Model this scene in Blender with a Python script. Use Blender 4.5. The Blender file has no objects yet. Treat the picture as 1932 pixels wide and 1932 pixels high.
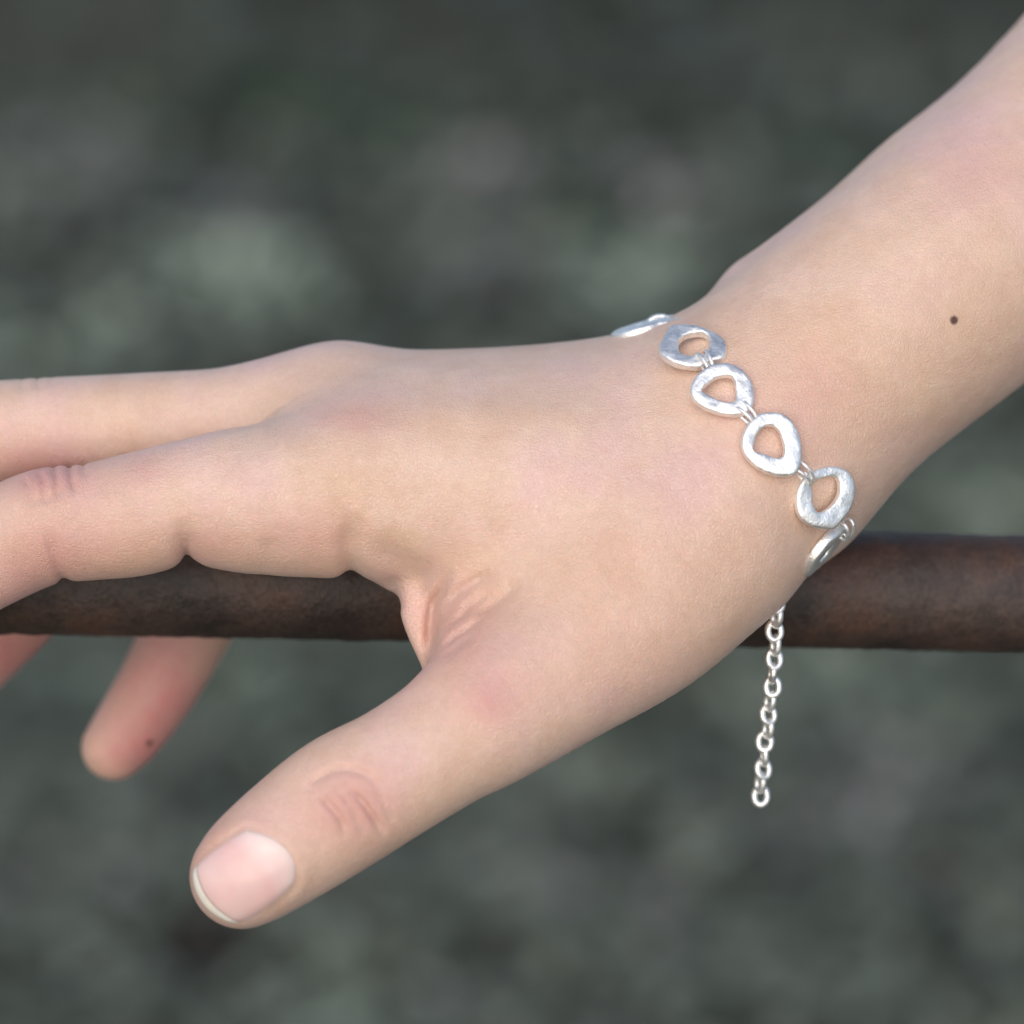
import bpy, bmesh, math, random
import numpy as np
from mathutils import Matrix, Vector

# ------------------------------------------------------------------ camera, sky, sun, exposure
C = bpy.context.scene.collection
SC = bpy.context.scene
PITCH = math.radians(25.0)          # the camera looks down at the rail and the ground behind it
DIST = 0.60                         # metres from lens to wrist
FRAME = 0.150                       # metres of subject across the frame
HEIGHT = 1.0                        # rail height above ground
M = Matrix.Translation((0, 0, HEIGHT)) @ Matrix.Rotation(-PITCH, 4, 'X')   # local: x right, y away, z up in the view
cam = bpy.data.cameras.new('camera')
cam.sensor_width = 36
cam.lens = 36 * DIST / FRAME
cam.clip_start = 0.01; cam.clip_end = 200
cam.dof.use_dof = True
cam.dof.focus_distance = DIST - 0.006
cam.dof.aperture_fstop = 10.5
co = bpy.data.objects.new('camera', cam); C.objects.link(co)
co.matrix_world = M @ Matrix.Translation((0, -DIST, 0)) @ Matrix.Rotation(math.radians(90), 4, 'X')
SC.camera = co

SUN_EL = math.radians(37); SUN_AZ = math.radians(192)      # azimuth clockwise from +y (view direction): behind the camera
world = bpy.data.worlds.new('World'); SC.world = world; world.use_nodes = True
wn = world.node_tree.nodes; wl = world.node_tree.links
bg = wn['Background']
sky = wn.new('ShaderNodeTexSky'); sky.sky_type = 'NISHITA'; sky.sun_disc = False
sky.sun_elevation = SUN_EL; sky.sun_rotation = SUN_AZ
sky.air_density = 1.0; sky.dust_density = 2.0; sky.ozone_density = 1.0
wl.new(sky.outputs[0], bg.inputs[0]); bg.inputs[1].default_value = 0.15
sl = bpy.data.lights.new('sun', 'SUN'); sl.energy = 1.5; sl.angle = math.radians(90); sl.color = (1.0, 0.965, 0.925)
so = bpy.data.objects.new('sun', sl); C.objects.link(so)
sd = Vector((math.sin(SUN_AZ) * math.cos(SUN_EL), math.cos(SUN_AZ) * math.cos(SUN_EL), math.sin(SUN_EL)))
so.location = sd * 5; so.rotation_euler = sd.to_track_quat('Z', 'Y').to_euler()
SC.cycles.max_bounces = 6; SC.cycles.diffuse_bounces = 3; SC.cycles.glossy_bounces = 3
SC.view_settings.view_transform = 'Standard'; SC.view_settings.look = 'None'
SC.view_settings.exposure = 0.04; SC.view_settings.gamma = 1.0

# ------------------------------------------------------------------ helpers
K = FRAME * 1000 / 1932.0            # mm per tracing unit at the subject distance
D0 = DIST * 1000
def P(u, v, y):                      # tracing unit + depth in mm -> local mm
    s = (D0 + y) / D0
    return np.array([(u - 966) * K * s, y, (966 - v) * K * s])
def RR(r, y): return r * K * (D0 + y) / D0
def uv_of(p):
    s = (D0 + p[:, 1]) / D0
    return 966 + p[:, 0] / (K * s), 966 - p[:, 2] / (K * s)

def new_mat(name):
    m = bpy.data.materials.new(name); m.use_nodes = True
    nt = m.node_tree
    return m, nt.nodes, nt.links, nt.nodes['Principled BSDF']
def ramp(nodes, stops):
    r = nodes.new('ShaderNodeValToRGB')
    e = r.color_ramp.elements
    while len(e) < len(stops): e.new(0.5)
    for i, (p, c) in enumerate(stops):
        e[i].position = p; e[i].color = (*c, 1)
    return r
def noise(nodes, links, scale, detail=3, rough=0.55, vec=None):
    n = nodes.new('ShaderNodeTexNoise'); n.inputs['Scale'].default_value = scale
    n.inputs['Detail'].default_value = detail; n.inputs['Roughness'].default_value = rough
    if vec is not None: links.new(vec, n.inputs['Vector'])
    return n
def mixc(nodes, links, fac, a, b, mode='MIX'):
    n = nodes.new('ShaderNodeMix'); n.data_type = 'RGBA'; n.blend_type = mode
    for sock, val in ((n.inputs[0], fac), (n.inputs[6], a), (n.inputs[7], b)):
        if hasattr(val, 'is_output'): links.new(val, sock)
        elif isinstance(val, tuple): sock.default_value = (*val, 1)
        else: sock.default_value = val
    return n.outputs[2]
def mathn(nodes, links, op, a, b=0.0, c=None, clamp=False):
    n = nodes.new('ShaderNodeMath'); n.operation = op; n.use_clamp = clamp
    for i, v in enumerate((a, b) if c is None else (a, b, c)):
        if hasattr(v, 'is_output'): links.new(v, n.inputs[i])
        else: n.inputs[i].default_value = v
    return n.outputs[0]

def mesh_obj(name, verts, faces, mat, parent=None, smooth=True):
    me = bpy.data.meshes.new(name); me.from_pydata([tuple(map(float, v)) for v in verts], [], faces); me.update()
    if smooth: me.polygons.foreach_set('use_smooth', [True] * len(me.polygons))
    if mat: me.materials.append(mat)
    o = bpy.data.objects.new(name, me); C.objects.link(o)
    if parent: o.parent = parent
    return o
def tag(o, label=None, cat=None, group=None, kind=None):
    for k, v in (('label', label), ('category', cat), ('group', group), ('kind', kind)):
        if v: o[k] = v

# ------------------------------------------------------------------ signed distance model of the hand (mm)
def catmull(pts, n=5):
    pts = [np.array(p, float) for p in pts]
    ext = [2 * pts[0] - pts[1]] + pts + [2 * pts[-1] - pts[-2]]
    out = []
    for i in range(1, len(ext) - 2):
        p0, p1, p2, p3 = ext[i - 1:i + 3]
        for j in range(n):
            t = j / n
            out.append(0.5 * (2 * p1 + (p2 - p0) * t + (2 * p0 - 5 * p1 + 4 * p2 - p3) * t * t + (3 * p1 - p0 - 3 * p2 + p3) * t ** 3))
    out.append(pts[-1]); return out
class Chain:
    def __init__(s, pts, n=4, sy=1.0, margin=20.0):
        s.sy = sy; s.q = []; s.margin = margin
        for u, v, y, r in catmull(pts, n):
            s.q.append((P(u, v, y) * np.array([1, 1 / sy, 1]), RR(r, y)))
        s.lo = np.min([a - r for a, r in s.q], 0); s.hi = np.max([a + r for a, r in s.q], 0)
    def __call__(s, p):
        if s.sy != 1.0: p = p * np.array([1, 1 / s.sy, 1])
        w = np.maximum(np.maximum(s.lo - p, p - s.hi), 0)
        out = np.sqrt((w * w).sum(1)); near = np.where(out < s.margin)[0]
        out = out + 1.0
        if len(near): out[near] = s.ev(p[near])
        return out
    def ev(s, p):
        d = None
        for (a, ra), (b, rb) in zip(s.q[:-1], s.q[1:]):
            ba = b - a; pa = p - a
            h = np.clip(pa @ ba / (ba @ ba + 1e-9), 0, 1)
            w = pa - h[:, None] * ba
            e = np.sqrt(np.einsum('ij,ij->i', w, w)) - (ra + (rb - ra) * h)
            d = e if d is None else np.minimum(d, e)
        return d
def smin(a, b, k):
    h = np.maximum(k - np.abs(a - b), 0) / k
    return np.minimum(a, b) - h * h * h * k / 6.0
def blend(p, parts, k):
    d = parts[0](p)
    for q in parts[1:]: d = smin(d, q(p), k)
    return d

INDEX = Chain([(700, 925, 0, 150), (590, 935, -1, 153), (480, 942, -1, 141), (355, 948, -1, 118), (250, 972, -1, 116), (170, 985, -1, 110), (85, 994, -1, 110), (0, 1032, 1, 106), (-120, 1105, 1, 98), (-250, 1200, 2, 92), (-330, 1290, 5, 84)], n=7)
MIDDLE = Chain([(640, 800, 17, 143), (540, 803, 17, 132), (420, 806, 17, 112), (300, 812, 17, 110), (180, 816, 17, 108), (60, 817, 17, 103), (-60, 828, 17, 104), (-180, 844, 17, 98), (-300, 862, 17, 92), (-380, 880, 17, 82)], n=7)
RING = Chain([(660, 830, 36, 128), (500, 840, 38, 112), (300, 865, 44, 106), (170, 930, 50, 104), (55, 1100, 54, 98), (-60, 1228, 55, 92), (-170, 1330, 54, 86), (-230, 1385, 54, 74)])
LITTLE = Chain([(740, 880, 50, 112), (640, 910, 54, 98), (500, 960, 58, 93), (420, 1060, 58, 90), (358, 1180, 56, 84), (300, 1290, 53, 77), (246, 1372, 51, 70), (216, 1410, 50, 62)], n=7)
PALM = [Chain([(700, 925, 0, 150), (860, 925, 0, 158), (1150, 930, 1, 170), (1400, 890, 6, 185)]),
        Chain([(540, 868, 10, 84), (640, 862, 8, 120), (760, 862, 7, 146), (1000, 862, 8, 158), (1350, 850, 9, 180)]),
        Chain([(640, 800, 17, 143), (800, 814, 17, 147), (1000, 812, 17, 152), (1180, 800, 16, 156), (1350, 800, 14, 175)]),
        Chain([(660, 830, 36, 128), (1000, 830, 33, 150), (1330, 830, 26, 170)]),
        Chain([(740, 880, 50, 112), (1000, 890, 46, 135), (1330, 870, 34, 160)])]
FOREARM = [Chain([(1440, 825, 12, 245), (1586, 678, 14, 247), (1790, 516, 20, 252), (1973, 362, 30, 258), (2200, 150, 44, 280), (2500, -130, 62, 300)], sy=1.08)]
ULNA = Chain([(1437, 562, 20, 70), (1510, 530, 21, 80), (1630, 456, 24, 92), (1745, 352, 28, 96), (1860, 262, 34, 74), (1960, 190, 40, 50)])
THUMB = Chain([(1330, 1020, 2, 190), (1200, 1145, -4, 178), (1060, 1250, -9, 155), (922, 1342, -13, 142), (840, 1398, -15, 127), (750, 1455, -17, 124), (650, 1512, -18, 129), (560, 1575, -19, 122), (490, 1626, -20, 111), (457, 1653, -20, 99)], n=7)
WEB = [Chain([(800, 1040, 7, 100), (850, 1130, 4, 76), (862, 1185, 0, 66), (868, 1232, -4, 60)]),
       Chain([(826, 1130, 9, 50), (828, 1190, 6, 44), (828, 1235, 4, 30), (835, 1270, 1, 28)]),
       Chain([(900, 1110, 0, 92), (915, 1170, -4, 84), (920, 1220, -7, 90)]),
       Chain([(930, 1050, 1, 125), (1040, 1075, -1, 125), (1180, 1050, 0, 170)]),
       Chain([(965, 1115, -4, 92), (1060, 1095, -6, 118), (1200, 1035, -5, 145), (1330, 980, -2, 165)])]
FOLD = Chain([(800, 1075, 4, 62), (788, 1135, .8, 38), (790, 1180, -.6, 27), (799, 1220, -2, 19), (812, 1260, -4, 12)])

# creases carved on the side that faces the camera: polyline, half width mm, depth mm, depth limit mm
CREASES = [
    ([(668, 965), (658, 1035), (664, 1090), (675, 1180)], 1.7, 1.3, 14), ([(345, 975), (350, 1035), (358, 1075), (365, 1140)], 1.6, 1.1, 14), ([(353, 1015), (352, 1045), (358, 1075), (365, 1140)], .6, 0.6, 14),
    ([(84, 985), (98, 1030), (108, 1065), (124, 1105), (140, 1180)], 0.9, 0.7, 14), ([(505, 1010), (500, 1090)], 1.6, 0.25, 14),
    ([(852, 1072), (834, 1112), (818, 1140), (813, 1170), (810, 1207), (808, 1240)], .85, 1.1, 16),
    ([(925, 1078), (905, 1091), (880, 1107), (861, 1122), (832, 1148)], .8, .8, 10), ([(890, 1144), (868, 1163), (838, 1182)], .5, .4, 10),
    ([(920, 1160), (880, 1188), (858, 1202), (830, 1226)], .5, .5, 10), ([(985, 1095), (936, 1135), (895, 1166)], 1.0, .55, 10),
    ([(930, 1112), (895, 1138), (870, 1150)], .6, .4, 10), ([(900, 1190), (865, 1218), (835, 1245)], .7, .35, 10),
    ([(683, 1038), (742, 1050), (786, 1075), (830, 1102)], 2.0, .6, 10), ([(736, 1085), (748, 1122), (752, 1160)], 1.0, .6, 14),
    ([(584, 1502), (592, 1474), (640, 1452), (694, 1464), (742, 1515)], 0.6, 0.52, 10), ([(602, 1496), (622, 1520), (640, 1542), (655, 1578)], 0.55, 0.8, 10),
    ([(655, 1488), (684, 1514), (704, 1542), (726, 1578)], 0.55, 0.85, 10), ([(632, 1488), (656, 1512), (672, 1542), (690, 1582)], 0.5, 0.3, 10),
    ([(578, 1520), (600, 1552), (628, 1592)], 0.8, 0.22, 10), ([(700, 1488), (726, 1518), (742, 1560)], 0.8, 0.28, 10), ([(560, 1540), (590, 1580), (610, 1610)], 1.0, .15, 10),
    ([(128, 872), (134, 900), (142, 935)], 0.45, 0.6, 14), ([(98, 876), (106, 906), (110, 945)], 0.45, 0.5, 14),
    ([(70, 884), (82, 915), (84, 950)], 0.45, 0.45, 14), ([(40, 898), (56, 925), (58, 965)], 0.45, 0.4, 14), ([(155, 868), (160, 900)], 0.45, 0.3, 14), ([(120, 925), (95, 940), (60, 945)], .6, .3, 14),
    ([(70, 712), (72, 735)], 0.4, 0.32, 40), ([(40, 712), (44, 740)], 0.4, 0.2, 40), ([(95, 710), (97, 730)], 0.4, 0.15, 40),
    ([(372, 1630), (388, 1610), (424, 1583), (463, 1562), (502, 1576), (538, 1608), (560, 1642), (560, 1670), (522, 1708), (480, 1738)], .4, .14, 5),
    ([(362, 1622), (380, 1600), (418, 1573), (465, 1549), (512, 1566), (550, 1600), (572, 1640), (570, 1678), (530, 1718), (490, 1747)], .9, -.15, 5),
    # raised tendons and soft ridges (negative depth)
    ([(720, 790), (900, 770), (1150, 790)], 3.2, -0.35, 40), ([(690, 690), (900, 690), (1200, 720)], 3.0, -0.25, 60),
    ([(1450, 600), (1700, 420), (1930, 200)], 4.0, 0.3, 40),
    ([(430, 850), (520, 815), (600, 790)], 2.6, 0.5, 20),
]
def crease_field(p):
    u, v = uv_of(p); out = np.zeros(len(p))
    for pl, w, dep, ymax in CREASES:
        pts = catmull([(a, b) for a, b in pl], 4) if len(pl) > 2 else [np.array(q, float) for q in pl]
        wu = w / K
        us = [q[0] for q in pts]; vs = [q[1] for q in pts]
        near = np.where((u > min(us) - 3 * wu) & (u < max(us) + 3 * wu) & (v > min(vs) - 3 * wu) & (v < max(vs) + 3 * wu) & (p[:, 1] < ymax))[0]
        if not len(near): continue
        q = np.stack([u[near], v[near]], 1); best = np.full(len(near), 1e9)
        L = len(pts) - 1; tt = np.zeros(len(near))
        for i in range(L):
            a, b = pts[i], pts[i + 1]; ba = b - a
            h = np.clip((q - a) @ ba / (ba @ ba + 1e-9), 0, 1)
            d = np.linalg.norm(q - a - h[:, None] * ba, axis=1)
            m = d < best; best[m] = d[m]; tt[m] = ((i + h) / L)[m]
        fade = np.clip(np.minimum(tt, 1 - tt) * 4 + 0.05, 0, 1)
        out[near] += dep * fade * np.exp(-(best / wu) ** 2)
    return out

def hand_sdf(p, detail=True):
    pd = blend(p, PALM, 14.0)
    pd = smin(pd, blend(p, FOREARM, 4.0), 14.0)
    pd = smin(pd, ULNA(p), 9.0)
    pd = smin(pd, blend(p, WEB, 4.0), 8.0)
    pd = smin(pd, FOLD(p), 2.6)
    th = THUMB(p)
    pd = smin(pd, th, 7.0)
    fi = np.minimum(np.minimum(INDEX(p), MIDDLE(p)), np.minimum(RING(p), LITTLE(p)))
    d = smin(pd, fi, 6.5)
    if detail: d = d + crease_field(p)
    return d
def grad(f, p, e=0.05):
    g = np.zeros_like(p)
    for i in range(3):
        dv = np.zeros(3); dv[i] = e
        g[:, i] = (f(p + dv) - f(p - dv)) / (2 * e)
    return g

def polygonise(f, lo, hi, h, coarse=4):
    lo = np.array(lo, float); hi = np.array(hi, float)
    n = (np.ceil((hi - lo) / (h * coarse)).astype(int)) * coarse + 1
    nc = (n - 1) // coarse + 1
    ax = [lo[i] + np.arange(nc[i]) * h * coarse for i in range(3)]
    G = np.stack(np.meshgrid(*ax, indexing='ij'), -1).reshape(-1, 3)
    pc = np.concatenate([f(G[i:i + 200000]) for i in range(0, len(G), 200000)]).astype(np.float32).reshape(nc)
    def up(a, axis):
        m = a.shape[axis]; x = np.arange((m - 1) * coarse + 1) / coarse
        i = np.minimum(x.astype(int), m - 2); t = (x - i).astype(np.float32)
        sh = [1, 1, 1]; sh[axis] = len(x); t = t.reshape(sh)
        return np.take(a, i, axis) * (1 - t) + np.take(a, i + 1, axis) * t
    phi = up(up(up(pc, 0), 1), 2)
    idx = np.argwhere(np.abs(phi) < 1.8 * h + .5)
    pts = lo + idx * h
    vals = np.concatenate([f(pts[i:i + 150000]) for i in range(0, len(pts), 150000)])
    phi[idx[:, 0], idx[:, 1], idx[:, 2]] = vals
    ins = phi < 0
    # cells with a sign change
    c = np.zeros(tuple(n - 1), np.uint8)
    for dx in (0, 1):
        for dy in (0, 1):
            for dz in (0, 1):
                c += ins[dx:n[0] - 1 + dx, dy:n[1] - 1 + dy, dz:n[2] - 1 + dz]
    cells = np.argwhere((c > 0) & (c < 8))
    vid = np.full(tuple(n - 1), -1, np.int32); vid[cells[:, 0], cells[:, 1], cells[:, 2]] = np.arange(len(cells))
    acc = np.zeros((len(cells), 3)); cnt = np.zeros(len(cells))
    corners = [(a, b, d) for a in (0, 1) for b in (0, 1) for d in (0, 1)]
    for a in corners:
        for axis in range(3):
            if a[axis]: continue
            b = list(a); b[axis] = 1
            va = phi[cells[:, 0] + a[0], cells[:, 1] + a[1], cells[:, 2] + a[2]].astype(float)
            vb = phi[cells[:, 0] + b[0], cells[:, 1] + b[1], cells[:, 2] + b[2]].astype(float)
            m = (va < 0) != (vb < 0)
            t = va[m] / (va[m] - vb[m])
            q = np.repeat(np.array([a], float), m.sum(), 0); q[:, axis] += t
            acc[m] += q; cnt[m] += 1
    V = lo + (cells + acc / cnt[:, None]) * h
    F = []
    for axis in range(3):
        o1, o2 = (axis + 1) % 3, (axis + 2) % 3
        sa = [slice(None)] * 3; sb = [slice(None)] * 3
        sa[axis] = slice(0, -1); sb[axis] = slice(1, None)
        A = ins[tuple(sa)]; B = ins[tuple(sb)]
        e = np.argwhere(A != B)
        e = e[(e[:, o1] > 0) & (e[:, o2] > 0) & (e[:, o1] < n[o1] - 1) & (e[:, o2] < n[o2] - 1)]
        def at(d1, d2):
            q = e.copy(); q[:, o1] += d1; q[:, o2] += d2
            return vid[q[:, 0], q[:, 1], q[:, 2]]
        quad = np.stack([at(-1, -1), at(0, -1), at(0, 0), at(-1, 0)], 1)
        fl = B[e[:, 0], e[:, 1], e[:, 2]]
        quad[fl] = quad[fl][:, ::-1]
        F.append(quad)
    F = np.concatenate(F); F = F[(F >= 0).all(1)]
    return V, F

VOX = 0.5
HV, HF = polygonise(hand_sdf, (-112, -36, -66), (112, 92, 88), VOX)
for i in range(0, len(HV), 60000):                     # settle every vertex on the surface
    p = HV[i:i + 60000]; d = hand_sdf(p); g = np.zeros_like(p)
    for k in range(3):
        dv = np.zeros(3); dv[k] = .06
        g[:, k] = (hand_sdf(p + dv) - d) / .06
    g2 = np.maximum((g * g).sum(1), 0.3)
    p = p - np.clip(d / g2, -0.4, 0.4)[:, None] * g
    HV[i:i + 60000] = p - np.clip(hand_sdf(p) / g2, -0.2, 0.2)[:, None] * g

def trace_many(uv, f, y0=-45.0):                         # first surface points behind traced points
    uv = np.asarray(uv, float); y = np.full(len(uv), y0)
    def PP():
        sc_ = (D0 + y) / D0
        return np.stack([(uv[:, 0] - 966) * K * sc_, y, (966 - uv[:, 1]) * K * sc_], 1)
    for _ in range(60):
        d = f(PP()); y = np.where((d > .01) & (y < 90), y + np.minimum(d, 12) * .85, y)
    p = PP(); g = grad(f, p, .4)
    return p, g / np.linalg.norm(g, axis=1)[:, None]
def trace(u, v, f=None):
    p, n_ = trace_many([(u, v)], f or (lambda q: hand_sdf(q, False)))
    return p[0], n_[0]

# redness, yellowness at each skin vertex
u_, v_ = uv_of(HV)
def spots(lst):
    a = np.zeros(len(HV))
    for (su, sv, ru, rv, amt, ymax) in lst:
        a += amt * np.exp(-(((u_ - su) / ru) ** 2 + ((v_ - sv) / rv) ** 2)) * (HV[:, 1] < ymax)
    return a
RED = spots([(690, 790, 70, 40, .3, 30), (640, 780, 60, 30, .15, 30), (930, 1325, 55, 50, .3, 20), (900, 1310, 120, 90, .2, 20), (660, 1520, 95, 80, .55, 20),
             (430, 1640, 120, 110, .35, 20), (270, 885, 50, 35, .3, 14), (85, 1050, 110, 70, .45, 14), (570, 1010, 110, 60, .3, 14), (400, 1030, 60, 40, .25, 14),
             (240, 1000, 160, 70, .2, 14), (100, 900, 80, 50, .2, 14), (1530, 740, 110, 90, .28, 30), (1850, 330, 120, 70, .22, 60), (860, 1180, 90, 90, .35, 14),
             (1150, 1250, 200, 120, .18, 20), (320, 1330, 110, 170, .9, 90), (255, 1430, 80, 50, .5, 90), (30, 1240, 160, 120, .9, 90), (60, 880, 140, 60, .5, 60), (1250, 1000, 200, 150, .12, 20)])  # little finger: palmar flush plus shade on that side painted into the colour
YEL = spots([(1700, 800, 260, 170, .6, 60), (1850, 600, 160, 160, .5, 60), (1330, 1200, 250, 120, .45, 20), (250, 1060, 200, 50, .5, 14), (900, 1060, 140, 60, .45, 14), (800, 1560, 200, 90, .4, 20), (350, 800, 250, 60, .35, 40)])
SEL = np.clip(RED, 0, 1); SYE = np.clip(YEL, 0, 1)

# ------------------------------------------------------------------ materials
def skin_material():
    m, n, l, b = new_mat('skin')
    tc = n.new('ShaderNodeTexCoord'); ob = tc.outputs['Object']
    ar = n.new('ShaderNodeAttribute'); ar.attribute_name = 'redness'
    ay = n.new('ShaderNodeAttribute'); ay.attribute_name = 'yellowness'
    n1 = noise(n, l, 55, 3, .55, ob); n2 = noise(n, l, 190, 3, .6, ob); n3 = noise(n, l, 900, 2, .6, ob)
    r1 = ramp(n, [(.33, (0.72, 0.49, 0.355)), (.5, (0.76, 0.54, 0.42)), (.68, (0.76, 0.52, 0.455))]); l.new(n1.outputs[0], r1.inputs[0])
    yel = mixc(n, l, mathn(n, l, 'MULTIPLY', ay.outputs['Fac'], .8), r1.outputs[0], (0.70, 0.475, 0.325))
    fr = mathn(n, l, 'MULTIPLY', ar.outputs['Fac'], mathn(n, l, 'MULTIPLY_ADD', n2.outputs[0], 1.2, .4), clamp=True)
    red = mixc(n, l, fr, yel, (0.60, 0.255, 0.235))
    f2 = ramp(n, [(.3, (.93, .89, .88)), (.7, (1.03, 1.04, 1.04))]); l.new(n2.outputs[0], f2.inputs[0])
    col = mixc(n, l, .8, red, f2.outputs[0], 'MULTIPLY')
    f3 = ramp(n, [(.35, (.95, .93, .92)), (.6, (1, 1, 1))]); l.new(n3.outputs[0], f3.inputs[0])
    col = mixc(n, l, .7, col, f3.outputs[0], 'MULTIPLY')
    # moles
    for mu, mv, mr in ((1800, 604, 0.00062), (282, 1402, 0.00055), (1560, 1130, 0.0001)):
        p, _ = trace(mu, mv)
        d = n.new('ShaderNodeVectorMath'); d.operation = 'DISTANCE'; l.new(ob, d.inputs[0]); d.inputs[1].default_value = tuple(p / 1000)
        mr_ = n.new('ShaderNodeMapRange'); l.new(d.outputs['Value'], mr_.inputs[0])
        mr_.inputs[1].default_value = mr * 1.35; mr_.inputs[2].default_value = mr * .7; mr_.inputs[3].default_value = 0; mr_.inputs[4].default_value = .93
        col = mixc(n, l, mr_.outputs[0], col, (0.07, 0.022, 0.012))
    l.new(col, b.inputs['Base Color'])
    b.inputs['Sheen Weight'].default_value = .12; b.inputs['Sheen Roughness'].default_value = .45; b.inputs['Sheen Tint'].default_value = (.86, .84, 1.0, 1)
    b.inputs['Subsurface Weight'].default_value = 0.35
    b.inputs['Subsurface Radius'].default_value = (1.0, 0.36, 0.2)
    b.inputs['Subsurface Scale'].default_value = 0.0019
    rr = n.new('ShaderNodeMapRange'); l.new(n2.outputs[0], rr.inputs[0]); rr.inputs[3].default_value = .36; rr.inputs[4].default_value = .54
    l.new(rr.outputs[0], b.inputs['Roughness']); b.inputs['Specular IOR Level'].default_value = 0.5
    # fine relief: skin cells and short fine lines
    vo = n.new('ShaderNodeTexVoronoi'); vo.feature = 'DISTANCE_TO_EDGE'; vo.inputs['Scale'].default_value = 1900
    nd = noise(n, l, 700, 2, .5, ob); va = n.new('ShaderNodeVectorMath'); va.operation = 'MULTIPLY_ADD'
    l.new(nd.outputs['Color'], va.inputs[0]); va.inputs[1].default_value = (.0009,) * 3; l.new(ob, va.inputs[2]); l.new(va.outputs[0], vo.inputs['Vector'])
    vr = n.new('ShaderNodeMapRange'); l.new(vo.outputs['Distance'], vr.inputs[0]); vr.inputs[2].default_value = .16
    hs = mathn(n, l, 'ADD', mathn(n, l, 'MULTIPLY', vr.outputs[0], .8), mathn(n, l, 'MULTIPLY', n2.outputs[0], 2.6))
    hs = mathn(n, l, 'ADD', hs, mathn(n, l, 'MULTIPLY', n3.outputs[0], .6))
    bp = n.new('ShaderNodeBump'); bp.inputs['Strength'].default_value = .5; bp.inputs['Distance'].default_value = .00018
    l.new(hs, bp.inputs['Height']); l.new(bp.outputs[0], b.inputs['Normal'])
    return m
def nail_material(tip):
    m, n, l, b = new_mat('nail_tip' if tip else 'nail_plate')
    tc = n.new('ShaderNodeTexCoord'); n1 = noise(n, l, 220, 2, .5, tc.outputs['Object'])
    if tip: r = ramp(n, [(.3, (.88, .76, .64)), (.7, (.92, .82, .71))])
    else: r = ramp(n, [(.32, (.74, .44, .40)), (.55, (.79, .53, .49)), (.75, (.82, .58, .55))])
    l.new(n1.outputs[0], r.inputs[0]); col = r.outputs[0]
    if not tip:
        at = n.new('ShaderNodeAttribute'); at.attribute_name = 'plate'
        r2 = ramp(n, [(.0, (.86, .72, .64)), (.07, (.86, .70, .64)), (.2, (.82, .62, .58)), (.34, (.77, .50, .46)), (.9, (.80, .56, .52))]); l.new(at.outputs['Fac'], r2.inputs[0])
        col = mixc(n, l, .6, col, r2.outputs[0])
    l.new(col, b.inputs['Base Color'])
    b.inputs['Roughness'].default_value = .22; b.inputs['Subsurface Weight'].default_value = .3
    b.inputs['Subsurface Radius'].default_value = (1, .4, .25); b.inputs['Subsurface Scale'].default_value = .0015
    b.inputs['Specular IOR Level'].default_value = .5
    return m
def silver_material():
    m, n, l, b = new_mat('silver')
    tc = n.new('ShaderNodeTexCoord'); ob = tc.outputs['Object']
    n1 = noise(n, l, 560, 4, .65, ob); n2 = noise(n, l, 2600, 2, .6, ob)
    r = ramp(n, [(.28, (.72, .71, .69)), (.45, (.93, .92, .89)), (.6, (.98, .97, .95))]); l.new(n1.outputs[0], r.inputs[0]); l.new(r.outputs[0], b.inputs['Base Color'])
    b.inputs['Metallic'].default_value = .9
    rr = n.new('ShaderNodeMapRange'); l.new(n1.outputs[0], rr.inputs[0]); rr.inputs[3].default_value = .34; rr.inputs[4].default_value = .58
    l.new(rr.outputs[0], b.inputs['Roughness'])
    bp = n.new('ShaderNodeBump'); bp.inputs['Strength'].default_value = .9; bp.inputs['Distance'].default_value = .00016
    l.new(mathn(n, l, 'ADD', n1.outputs[0], mathn(n, l, 'MULTIPLY', n2.outputs[0], .5)), bp.inputs['Height']); l.new(bp.outputs[0], b.inputs['Normal'])
    return m
def rust_material():
    m, n, l, b = new_mat('rusted_steel')
    tc = n.new('ShaderNodeTexCoord'); ob = tc.outputs['Object']
    n1 = noise(n, l, 70, 4, .6, ob); n2 = noise(n, l, 260, 4, .6, ob); n3 = noise(n, l, 1500, 3, .6, ob)
    r = ramp(n, [(.30, (.014, .011, .010)), (.44, (.040, .025, .020)), (.54, (.066, .039, .030)), (.62, (.082, .040, .027)), (.72, (.06, .042, .035))])
    l.new(mathn(n, l, 'ADD', mathn(n, l, 'MULTIPLY', n1.outputs[0], .8), mathn(n, l, 'MULTIPLY', n2.outputs[0], .2)), r.inputs[0])
    f = ramp(n, [(.35, (.5, .5, .5)), (.6, (1.1, 1.1, 1.1))]); l.new(n3.outputs[0], f.inputs[0])
    l.new(mixc(n, l, .8, r.outputs[0], f.outputs[0], 'MULTIPLY'), b.inputs['Base Color'])
    b.inputs['Roughness'].default_value = .56; b.inputs['Specular IOR Level'].default_value = .5
    bp = n.new('ShaderNodeBump'); bp.inputs['Strength'].default_value = .8; bp.inputs['Distance'].default_value = .0006
    l.new(mathn(n, l, 'ADD', n2.outputs[0], mathn(n, l, 'MULTIPLY', n3.outputs[0], .5)), bp.inputs['Height']); l.new(bp.outputs[0], b.inputs['Normal'])
    return m
def leaf_material(name, c1, c2, rough=.65):
    m, n, l, b = new_mat(name)
    g = n.new('ShaderNodeNewGeometry')
    r = ramp(n, [(0, c1), (1, c2)]); l.new(g.outputs['Random Per Island'], r.inputs[0]); l.new(r.outputs[0], b.inputs['Base Color'])
    b.inputs['Roughness'].default_value = rough; b.inputs['Specular IOR Level'].default_value = .25
    return m
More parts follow.
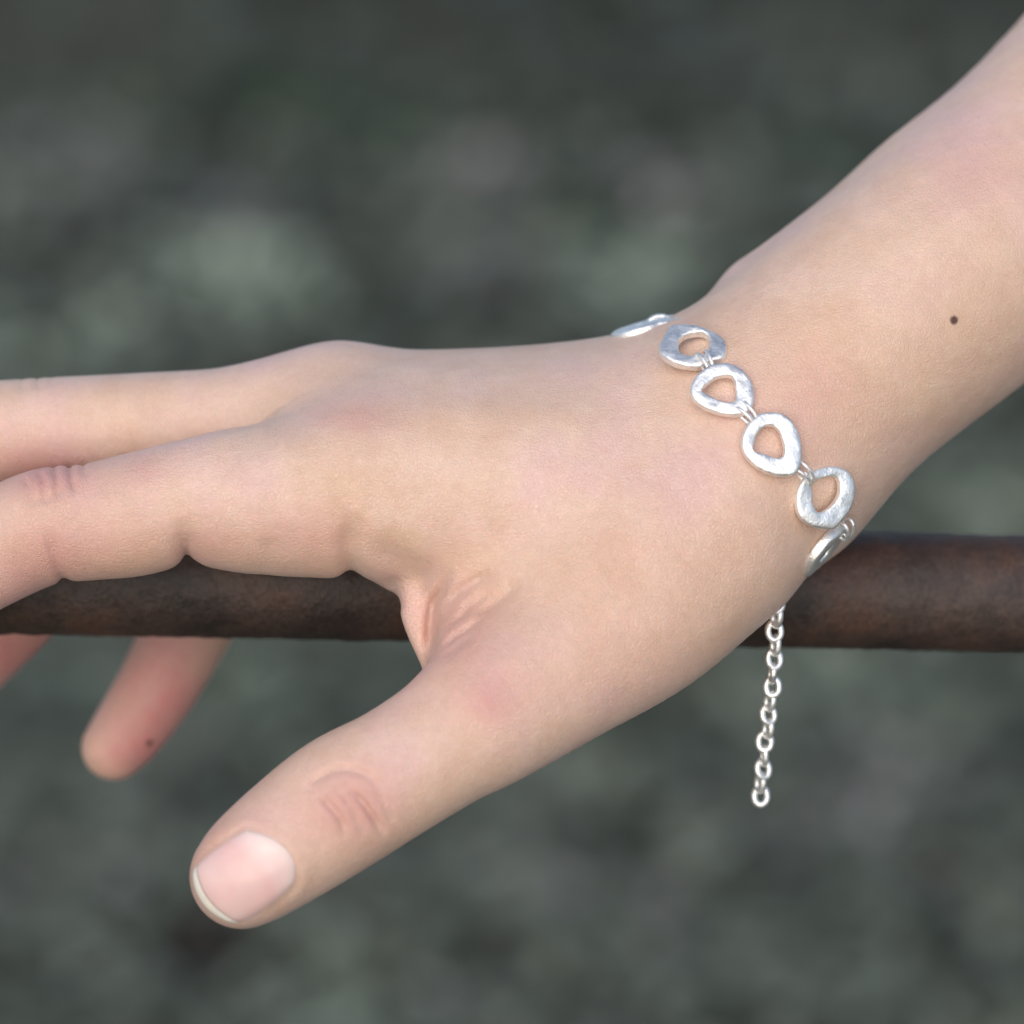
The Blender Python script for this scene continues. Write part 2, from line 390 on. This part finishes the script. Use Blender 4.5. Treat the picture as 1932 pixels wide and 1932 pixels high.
def soil_material():
    m, n, l, b = new_mat('soil')
    tc = n.new('ShaderNodeTexCoord'); ob = tc.outputs['Object']
    n1 = noise(n, l, 3.5, 5, .6, ob); n2 = noise(n, l, 26, 4, .6, ob)
    r = ramp(n, [(.36, (.035, .036, .027)), (.5, (.092, .096, .076)), (.64, (.20, .205, .168))])
    l.new(mathn(n, l, 'ADD', mathn(n, l, 'MULTIPLY', n1.outputs[0], .5), mathn(n, l, 'MULTIPLY', n2.outputs[0], .5)), r.inputs[0])
    l.new(r.outputs[0], b.inputs['Base Color']); b.inputs['Roughness'].default_value = .95; b.inputs['Specular IOR Level'].default_value = .1
    bp = n.new('ShaderNodeBump'); bp.inputs['Strength'].default_value = 1; bp.inputs['Distance'].default_value = .02
    l.new(n2.outputs[0], bp.inputs['Height']); l.new(bp.outputs[0], b.inputs['Normal'])
    return m
SKIN = skin_material(); NAIL = nail_material(False); NAILTIP = nail_material(True); SILVER = silver_material(); RUST = rust_material(); SOIL = soil_material()

# ------------------------------------------------------------------ ground and blurred vegetation
rng = random.Random(7)
nr = 60; gv = []; gf = []
S = 16.0
for i in range(nr + 1):
    for j in range(nr + 1):
        x = (i / nr - .5) * 2 * S; y = (j / nr - .5) * 2 * S + 3
        gv.append((x, y, .015 * math.sin(x * 2.1 + y) + .012 * math.sin(y * 3.3 - x)))
for i in range(nr):
    for j in range(nr):
        a = i * (nr + 1) + j; gf.append((a, a + nr + 1, a + nr + 2, a + 1))
ground = mesh_obj('ground', gv, gf, SOIL); tag(ground, 'bare grey brown soil behind and below the rail', 'ground', kind='structure')

def ground_hit(u, v, z=0.0):
    d = (M.to_3x3() @ Vector(((u - 966) * K / 1000, DIST, (966 - v) * K / 1000)))
    o = M @ Vector((0, -DIST, 0))
    t = (z - o.z) / d.z
    return o + d * t
def leaf(vs, fs, pos, length, width, yaw, pitch, curl):
    b = len(vs); cy, sy = math.cos(yaw), math.sin(yaw)
    rows = [(0, .12), (.3, .85), (.65, 1.0), (1, .08)]
    for k, (t, w) in enumerate(rows):
        a = pitch - curl * t
        along = length * t * math.cos(a); up = length * t * math.sin(a)
        for s in (-1, 1):
            x = along; y = s * width * .5 * w
            vs.append((pos[0] + x * cy - y * sy, pos[1] + x * sy + y * cy, pos[2] + up))
    for k in range(3):
        fs.append((b + 2 * k, b + 2 * k + 2, b + 2 * k + 3, b + 2 * k + 1))
PALE = leaf_material('pale_leaf', (.27, .33, .25), (.46, .52, .40)); GREY = leaf_material('grey_leaf', (.18, .175, .16), (.40, .385, .36))
GREEN = leaf_material('green_leaf', (.045, .075, .045), (.10, .135, .085)); DARK = leaf_material('dark_leaf', (.044, .056, .044), (.112, .132, .106), .6)
BROWN = leaf_material('brown_leaf', (.014, .012, .009), (.06, .047, .036)); SAGE = leaf_material('sage_leaf', (.048, .059, .043), (.19, .213, .162))
def clump(vs, fs, c, rad, height, n, ll):
    for _ in range(n):
        a = rng.random() * 6.283; q = math.sqrt(rng.random()) * rad
        h = height * (1 - (q / rad) ** 2) * rng.random() ** .6
        leaf(vs, fs, (c.x + q * math.cos(a), c.y + q * math.sin(a), .01 + h), ll * rng.uniform(.6, 1.3), ll * rng.uniform(.35, .6), a + rng.uniform(-.9, .9), rng.uniform(-.2, .9), rng.uniform(.2, 1.2))
def stuff(name, mat, spots_, label, cat, dens=1.0, ll=.035, h=.5):
    vs = []; fs = []
    for (u, v, r) in spots_:
        c = ground_hit(u, v, .03); dist = (c - co.location).length
        rad = r * K / 1000 * dist / DIST
        clump(vs, fs, c, rad, rad * h, int(90 * dens * (rad / .06) ** 1.3) + 20, ll)
    o = mesh_obj(name, vs, fs, mat); tag(o, label, cat, kind='stuff'); return o
stuff('pale_ground_cover', PALE, [(440, 530, 175), (60, 640, 120), (1170, 470, 95), (220, 620, 90), (1830, 900, 90), (480, 1270, 80), (120, 1250, 60), (600, 1890, 120), (760, 1960, 90), (1640, 1260, 80), (1180, 560, 60), (150, 1930, 90), (340, 470, 80), (1000, 1400, 60), (560, 1800, 60), (1420, 1730, 60), (30, 1500, 60)],
      'low clumps of pale sage green leaves on the ground', 'ground cover', 1.1)
stuff('grey_leaf_litter', GREY, [(130, 280, 110), (190, 1590, 110), (50, 1700, 130), (1640, 1510, 150), (1080, 1660, 110), (900, 480, 90), (430, 400, 90), (1280, 980, 60), (1500, 1600, 100), (1200, 1720, 110), (850, 1560, 60), (830, 1930, 70), (420, 1600, 60), (1850, 1640, 110), (1290, 330, 80), (40, 380, 80), (1720, 1430, 110), (900, 300, 90), (650, 1700, 70), (1000, 1500, 70), (1350, 1500, 80), (1780, 1780, 60), (300, 1400, 60), (1150, 1900, 70)],
      'grey fallen leaves scattered over the ground', 'leaf litter', 1.1)
stuff('moss', GREEN, [(740, 200, 150), (1080, 400, 110), (1740, 1330, 110), (1350, 1880, 100), (620, 560, 100), (950, 1700, 90), (250, 180, 110), (1500, 760, 90), (50, 520, 70), (700, 1240, 90), (1450, 1430, 60), (1860, 1500, 60), (480, 1850, 80), (1600, 1780, 90), (330, 1680, 70), (560, 130, 140), (1300, 560, 90), (1560, 250, 120)],
      'dark green mossy plants growing in patches on the ground', 'moss', 1.0, .025, .35)
stuff('brown_leaf_litter', BROWN, [(300, 1800, 190), (1840, 1860, 170), (1500, 1930, 120), (1330, 1620, 80), (860, 1760, 70), (600, 1650, 70), (1000, 760, 90), (300, 620, 60), (1100, 1830, 120), (830, 600, 110), (560, 1480, 90), (1220, 1480, 80), (700, 1780, 100), (1180, 1560, 70), (480, 1420, 60), (1750, 1560, 60), (1560, 1380, 50), (1370, 1800, 90), (90, 1820, 120), (1700, 1700, 70), (180, 430, 80)],
      'dark brown dead leaves lying in drifts on the ground', 'leaf litter', 2.4, .04, .25)
vs = []; fs = []
for _ in range(4200):                                  # thin even scatter over the whole visible ground
    c = ground_hit(rng.uniform(-500, 2400), rng.uniform(150, 2300), .02)
    leaf(vs, fs, (c.x, c.y, .015 + rng.random() * .03), rng.uniform(.02, .05), rng.uniform(.012, .028), rng.random() * 6.283, rng.uniform(-.1, .7), rng.uniform(0, .9))
o = mesh_obj('sage_ground_cover', vs, fs, SAGE); tag(o, 'thin scatter of grey green leaves over the soil', 'ground cover', kind='stuff')
vs = []; fs = []
for _ in range(12000):                                 # dark low shrubs, thicker towards the far edge of the view
    x = rng.uniform(-2.4, 2.4); y = 2.35 + rng.random() * 2.6
    if rng.random() > min(1, max(0, (y - 2.35) / 1.2)) ** 1.3 * (1 + .25 * x): continue
    hh = (.05 + .25 * min(1, max(0, y - 2.7) / 1.0)) * (1 + .3 * math.sin(x * 5 + y * 3)) * (1.0 + .25 * x)
    leaf(vs, fs, (x, y, max(.01, hh * rng.random() ** .5)), rng.uniform(.03, .07), rng.uniform(.02, .04), rng.random() * 6.283, rng.uniform(-.3, .9), rng.uniform(0, 1))
o = mesh_obj('dark_undergrowth', vs, fs, DARK); tag(o, 'dark leafy undergrowth at the far edge of the ground', 'undergrowth', kind='stuff')

# ------------------------------------------------------------------ rusty rail
A = P(-700, 1071, 19.7) ; B = P(2700, 1134, 40)
ax = (B - A) / np.linalg.norm(B - A); e1 = np.cross(ax, [0, 0, 1.]); e1 /= np.linalg.norm(e1); e2 = np.cross(e1, ax)
RAILR = 9.15; NL, NA = 420, 56
nz = np.random.RandomState(3)
def vnoise(x, y, seed):                                # small periodic value noise for dents and scale
    r = np.random.RandomState(seed).rand(64, 64)
    xi = np.floor(x).astype(int); yi = np.floor(y).astype(int); fx = x - xi; fy = y - yi
    fx = fx * fx * (3 - 2 * fx); fy = fy * fy * (3 - 2 * fy)
    g = lambda a, b: r[a % 64, b % 64]
    return (g(xi, yi) * (1 - fx) + g(xi + 1, yi) * fx) * (1 - fy) + (g(xi, yi + 1) * (1 - fx) + g(xi + 1, yi + 1) * fx) * fy
rv = []; rf = []
I, J = np.meshgrid(np.arange(NL + 1), np.arange(NA), indexing='ij')
rad = RAILR + .22 * (vnoise(I * .25, J * 64 / NA / 4. * 1.0, 1) - .5) + .16 * (vnoise(I * .8, J * 64 / NA * .5, 2) - .5) - .25 * np.clip(vnoise(I * .5, J * 64 / NA * .5, 4) - .78, 0, 1) * 4
for i in range(NL + 1):
    c = A + (B - A) * i / NL
    for j in range(NA):
        a = 2 * math.pi * j / NA
        rv.append((c + rad[i, j] * (math.cos(a) * e1 + math.sin(a) * e2)) / 1000)
for i in range(NL):
    for j in range(NA):
        rf.append((i * NA + j, i * NA + (j + 1) % NA, (i + 1) * NA + (j + 1) % NA, (i + 1) * NA + j))
rf.append(tuple(range(NA))[::-1]); rf.append(tuple(NL * NA + j for j in range(NA)))
rail = mesh_obj('metal_rail', rv, rf, RUST); rail.matrix_world = M
tag(rail, 'rusty dark brown round metal rail running under the hand', 'rail')

# ------------------------------------------------------------------ hand
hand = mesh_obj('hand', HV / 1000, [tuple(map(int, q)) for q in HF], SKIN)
hand.matrix_world = M
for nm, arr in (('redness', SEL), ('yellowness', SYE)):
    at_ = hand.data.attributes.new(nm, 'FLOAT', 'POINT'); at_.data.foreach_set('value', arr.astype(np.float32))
tag(hand, 'bare right hand and forearm resting relaxed on the rusty rail, thumb hanging down', 'hand')

# thumb nail: plate laid on the traced thumb tip
def interp(pts, t):
    t = min(max(t, 0), 1) * (len(pts) - 1); i = min(int(t), len(pts) - 2); f = t - i
    return np.array(pts[i]) * (1 - f) + np.array(pts[i + 1]) * f
side_up = catmull([(463, 1565), (424, 1586), (386, 1614), (366, 1634)], 6)
side_lo = catmull([(556, 1668), (520, 1704), (478, 1734), (450, 1744)], 6)
def nail_uv(s_, t):
    q = interp(side_up, s_) * (1 - t) + interp(side_lo, s_) * t
    w = 4 * t * (1 - t)
    return q + np.array([34, -16]) * w * (1 - s_) ** 1.2 + np.array([-24, 14]) * w * s_ ** 1.2
def nail_grid(name, s0, s1, ns, nt, lift, mat, thick):
    st = [(s0 + (s1 - s0) * i / ns, j / nt) for i in range(ns + 1) for j in range(nt + 1)]
    p, nn = trace_many([nail_uv(*q) for q in st], THUMB)
    e = np.array([min(t * 7, (1 - t) * 7, s_ * 9, 1.0) for s_, t in st]); e = e * (2 - e)
    top = p + nn * (-.12 + (lift + .12) * e)[:, None]; bot = p - nn * thick
    V = np.concatenate([top, bot]) / 1000; nb = len(p); F = []
    for i in range(ns):
        for j in range(nt):
            a = i * (nt + 1) + j; F.append((a, a + 1, a + nt + 2, a + nt + 1)); F.append((nb + a, nb + a + nt + 1, nb + a + nt + 2, nb + a + 1))
    loop = [j for j in range(nt + 1)] + [i * (nt + 1) + nt for i in range(1, ns + 1)] + [ns * (nt + 1) + j for j in range(nt - 1, -1, -1)] + [i * (nt + 1) for i in range(ns - 1, 0, -1)]
    for a, b in zip(loop, loop[1:] + loop[:1]): F.append((a, nb + a, nb + b, b))
    o = mesh_obj(name, V, F, mat, hand)
    pa = o.data.attributes.new('plate', 'FLOAT', 'POINT'); pa.data.foreach_set('value', np.array([q[0] for q in st] * 2, np.float32))
    bm = bmesh.new(); bm.from_mesh(o.data); bmesh.ops.recalc_face_normals(bm, faces=bm.faces); bm.to_mesh(o.data); bm.free()
    return o
nail = nail_grid('thumbnail', 0, .91, 26, 30, .22, NAIL, .5)
tip = nail_grid('free_edge', .91, 1.0, 6, 30, .24, NAILTIP, .3); tip.parent = nail
nail['label'] = 'short unpainted pink thumbnail'

# ------------------------------------------------------------------ bracelet
WC = P(1440, 830, 14)
brace = bpy.data.objects.new('bracelet', None); C.objects.link(brace); brace.empty_display_size = .02
brace.matrix_world = M @ Matrix.Translation(tuple(WC / 1000))
tag(brace, 'silver bracelet of hammered open ring links round the wrist, chain end hanging', 'bracelet')
def frame(nrm, along):
    z = nrm / np.linalg.norm(nrm); x = along - z * (along @ z); x /= np.linalg.norm(x); y = np.cross(z, x)
    return np.stack([x, y, z], 1)
def closed(pts, n):
    pts = [np.array(p, float) for p in pts]; m = len(pts); out = []
    for i in range(m):
        p0, p1, p2, p3 = pts[i - 1], pts[i], pts[(i + 1) % m], pts[(i + 2) % m]
        for j in range(8):
            t = j / 8
            out.append(0.5 * (2 * p1 + (p2 - p0) * t + (2 * p0 - 5 * p1 + 4 * p2 - p3) * t * t + (3 * p1 - p0 - 3 * p2 + p3) * t ** 3))
    out = np.array(out); c = out.mean(0); ang = np.arctan2(out[:, 1] - c[1], out[:, 0] - c[0])
    rad_ = np.linalg.norm(out - c, axis=1); o = np.argsort(ang)
    th = np.linspace(-math.pi, math.pi, n, endpoint=False)
    r = np.interp(th, ang[o], rad_[o], period=2 * math.pi)
    return c + np.stack([np.cos(th), np.sin(th)], 1) * r[:, None]
def in_plane(uv, cen, nrm):                              # traced outline -> link plane coordinates
    eye = np.array([0, -D0, 0.]); out = []
    for u, v in uv:
        d = np.array([(u - 966) * K, D0, (966 - v) * K])
        t = ((cen - eye) @ nrm) / (d @ nrm); out.append(eye + d * t)
    return np.array(out)
def link(cen, nrm, outer, inner, seed, thick=1.3, N=96):
    r = random.Random(seed); nrm = np.array(nrm, float); nrm /= np.linalg.norm(nrm)
    ph = [r.random() * 6.283 for _ in range(8)]
    prof = [(.03, -.5), (0.0, -.3), (0.0, .34), (.05, .47), (.14, .52), (.32, .54), (.5, .54), (.68, .53), (.84, .50), (.95, .42), (1.0, .26), (1.0, -.34), (.96, -.5)]
    L = len(prof); V = []; F = []
    for i in range(N):
        a = 2 * math.pi * i / N
        for k, (t, h) in enumerate(prof):
            hh = h * thick
            if 3 <= k <= 9:
                hh += .05 * math.sin(3 * a + ph[0] + 4.1 * t) + .03 * math.sin(7 * a + ph[1] - 6 * t) + .016 * math.sin(13 * a + ph[2] + 12 * t) + r.uniform(-.012, .012)
            V.append((inner[i] * (1 - t) + outer[i] * t + nrm * hh - WC) / 1000)
    for i in range(N):
        for k in range(L):
            F.append((i * L + k, ((i + 1) % N) * L + k, ((i + 1) % N) * L + (k + 1) % L, i * L + (k + 1) % L))
    o = mesh_obj('ring_link', V, F, SILVER, brace)
    bm = bmesh.new(); bm.from_mesh(o.data); bmesh.ops.recalc_face_normals(bm, faces=bm.faces); bm.to_mesh(o.data); bm.free()
    return o
def torus(name, cen, nrm, along, R, Rb, r, base=None, NU=26, NV=10):
    fr = frame(np.array(nrm, float), np.array(along, float)); V = []; F = []
    for i in range(NU):
        a = 2 * math.pi * i / NU
        c = np.array([R * math.cos(a), Rb * math.sin(a), 0]); t = np.array([math.cos(a), math.sin(a), 0])
        for j in range(NV):
            b = 2 * math.pi * j / NV
            q = cen + fr @ (c + t * r * math.cos(b) + np.array([0, 0, r * math.sin(b)]))
            V.append((q - WC) / 1000)
    for i in range(NU):
        for j in range(NV):
            F.append((i * NV + j, ((i + 1) % NU) * NV + j, ((i + 1) % NU) * NV + (j + 1) % NV, i * NV + (j + 1) % NV))
    return mesh_obj(name, V, F, SILVER, brace)
smooth_f = lambda q: hand_sdf(q, False)
def on_skin(u, v, lift):
    p, n_ = trace(u, v, smooth_f); return p + n_ * lift, n_
tr = lambda pts: [(1127 + .3 * x, 547.4 + .3 * y) for x, y in pts]
OUT = [tr([(470, 235), (600, 235), (700, 265), (790, 320), (815, 380), (790, 440), (700, 462), (640, 490), (520, 480), (430, 440), (388, 390), (410, 320), (440, 270)]),
       tr([(650, 520), (720, 475), (820, 468), (900, 500), (960, 570), (985, 650), (975, 740), (920, 785), (820, 790), (700, 760), (620, 710), (585, 650), (600, 580)]),
       tr([(960, 830), (1020, 780), (1140, 775), (1210, 815), (1260, 900), (1280, 1000), (1275, 1090), (1240, 1160), (1130, 1170), (1020, 1130), (940, 1060), (905, 980), (920, 890)]),
       tr([(1330, 1150), (1420, 1115), (1520, 1115), (1590, 1170), (1615, 1260), (1590, 1370), (1530, 1450), (1480, 1500), (1360, 1490), (1270, 1430), (1245, 1330), (1265, 1220)])]
INN = [tr([(515, 330), (570, 290), (650, 280), (700, 310), (705, 360), (690, 405), (640, 425), (560, 425), (515, 400)]),
       tr([(655, 640), (700, 590), (760, 552), (840, 550), (865, 600), (870, 690), (840, 712), (780, 708), (700, 668)]),
       tr([(1000, 910), (1050, 860), (1110, 862), (1150, 910), (1170, 1000), (1160, 1050), (1110, 1058), (1050, 1035), (978, 1012), (985, 950)]),
       tr([(1345, 1210), (1430, 1175), (1490, 1175), (1515, 1220), (1510, 1290), (1460, 1360), (1390, 1400), (1350, 1360), (1340, 1290)])]
CEN = [(1309, 656), (1362, 738), (1455, 840), (1556, 940)]
NRM = [(.04, -.76, .65), (.12, -.92, .38), (.18, -.96, .20), (.34, -.93, .08)]
LIFT = [1.5, 1.5, 1.5, 1.5]
cs = []; ns = []
for (cu, cv), n_, lf, oo, ii, k in zip(CEN, NRM, LIFT, OUT, INN, range(4)):
    c, sn = on_skin(cu, cv, lf); n_ = np.array(n_); n_ /= np.linalg.norm(n_)
    n_ = n_ * .8 + sn * .2; n_ /= np.linalg.norm(n_)
    link(c, n_, in_plane(closed(oo, 96), c, n_), in_plane(closed(ii, 96), c, n_), 31 + k)
    cs.append(c); ns.append(n_)
def plain_outline(c, n_, along, ra, rb):
    fr = frame(n_, along); th = np.linspace(-math.pi, math.pi, 96, endpoint=False)
    return np.array([c + fr @ np.array([ra * math.cos(t) * (1 + .03 * math.sin(3 * t)), rb * math.sin(t), 0]) for t in th])
def plain_link(c, n_, along, seed, hole=2.3, thick=1.3):
    n_ = n_ / np.linalg.norm(n_)
    link(c, n_, plain_outline(c, n_, along, 4.6, 4.4), plain_outline(c, n_, along, hole, hole), seed, thick)
c5 = P(1553, 1038, -1.0); n5 = np.array([.74, -.20, -.62]); c0 = P(1274, 607, 12.0); n0 = np.array([-.12, -.12, .97]); cm = P(1208, 622, 12.0); nm = np.array([-.30, -.12, .94])
plain_link(c5, n5, np.array([-.64, 0, -.77]), 41, 1.5, 1.6); plain_link(c0, n0, np.array([1, -.2, 0.]), 42, 1.2, 1.5); plain_link(cm, nm, np.array([1, -.2, .3]), 43, 1.2, 1.6)
cs = [cm, c0] + cs + [c5]; ns = [nm, n0] + ns + [n5]
JUMP = [P(1244, 614, 12), P(1285, 618, 8), None, None, None, P(1592, 998, -2)]
for i in range(6):
    mid = (cs[i] + cs[i + 1]) / 2 if JUMP[i] is None else JUMP[i]
    nn = ns[i] / np.linalg.norm(ns[i]) + ns[i + 1] / np.linalg.norm(ns[i + 1]); nn /= np.linalg.norm(nn)
    al = cs[i + 1] - cs[i]; side = np.cross(nn, al); side /= np.linalg.norm(side)
    for q in (-.55, .55):
        torus('jump_ring', mid + side * q + nn * .35, side + .15 * q * al / np.linalg.norm(al), al, 1.75, 1.1, .26)
# hanging extension chain: follows gravity with a slight sway
n_links = 15
p0 = P(1464, 1138, 1.0); down = (M.to_3x3().inverted() @ Vector((0, 0, -1)))
p1 = P(1434, 1502, 1.0 + 360 * K * math.tan(PITCH))
for i in range(n_links):
    t = i / (n_links - 1)
    c = p0 + (p1 - p0) * t + np.array([.7 * math.sin(t * 3.1) * (1 - t) + .14 * math.sin(i * 2.3), 0, 0])
    nrm = np.array([.25 + .2 * math.sin(i * 1.7), -1, .1]) if i % 2 == 0 else np.array([1, .35 + .2 * math.sin(i), .0])
    torus('chain_link', c, nrm, p1 - p0, 1.34, 1.0, .50, NU=20, NV=8)
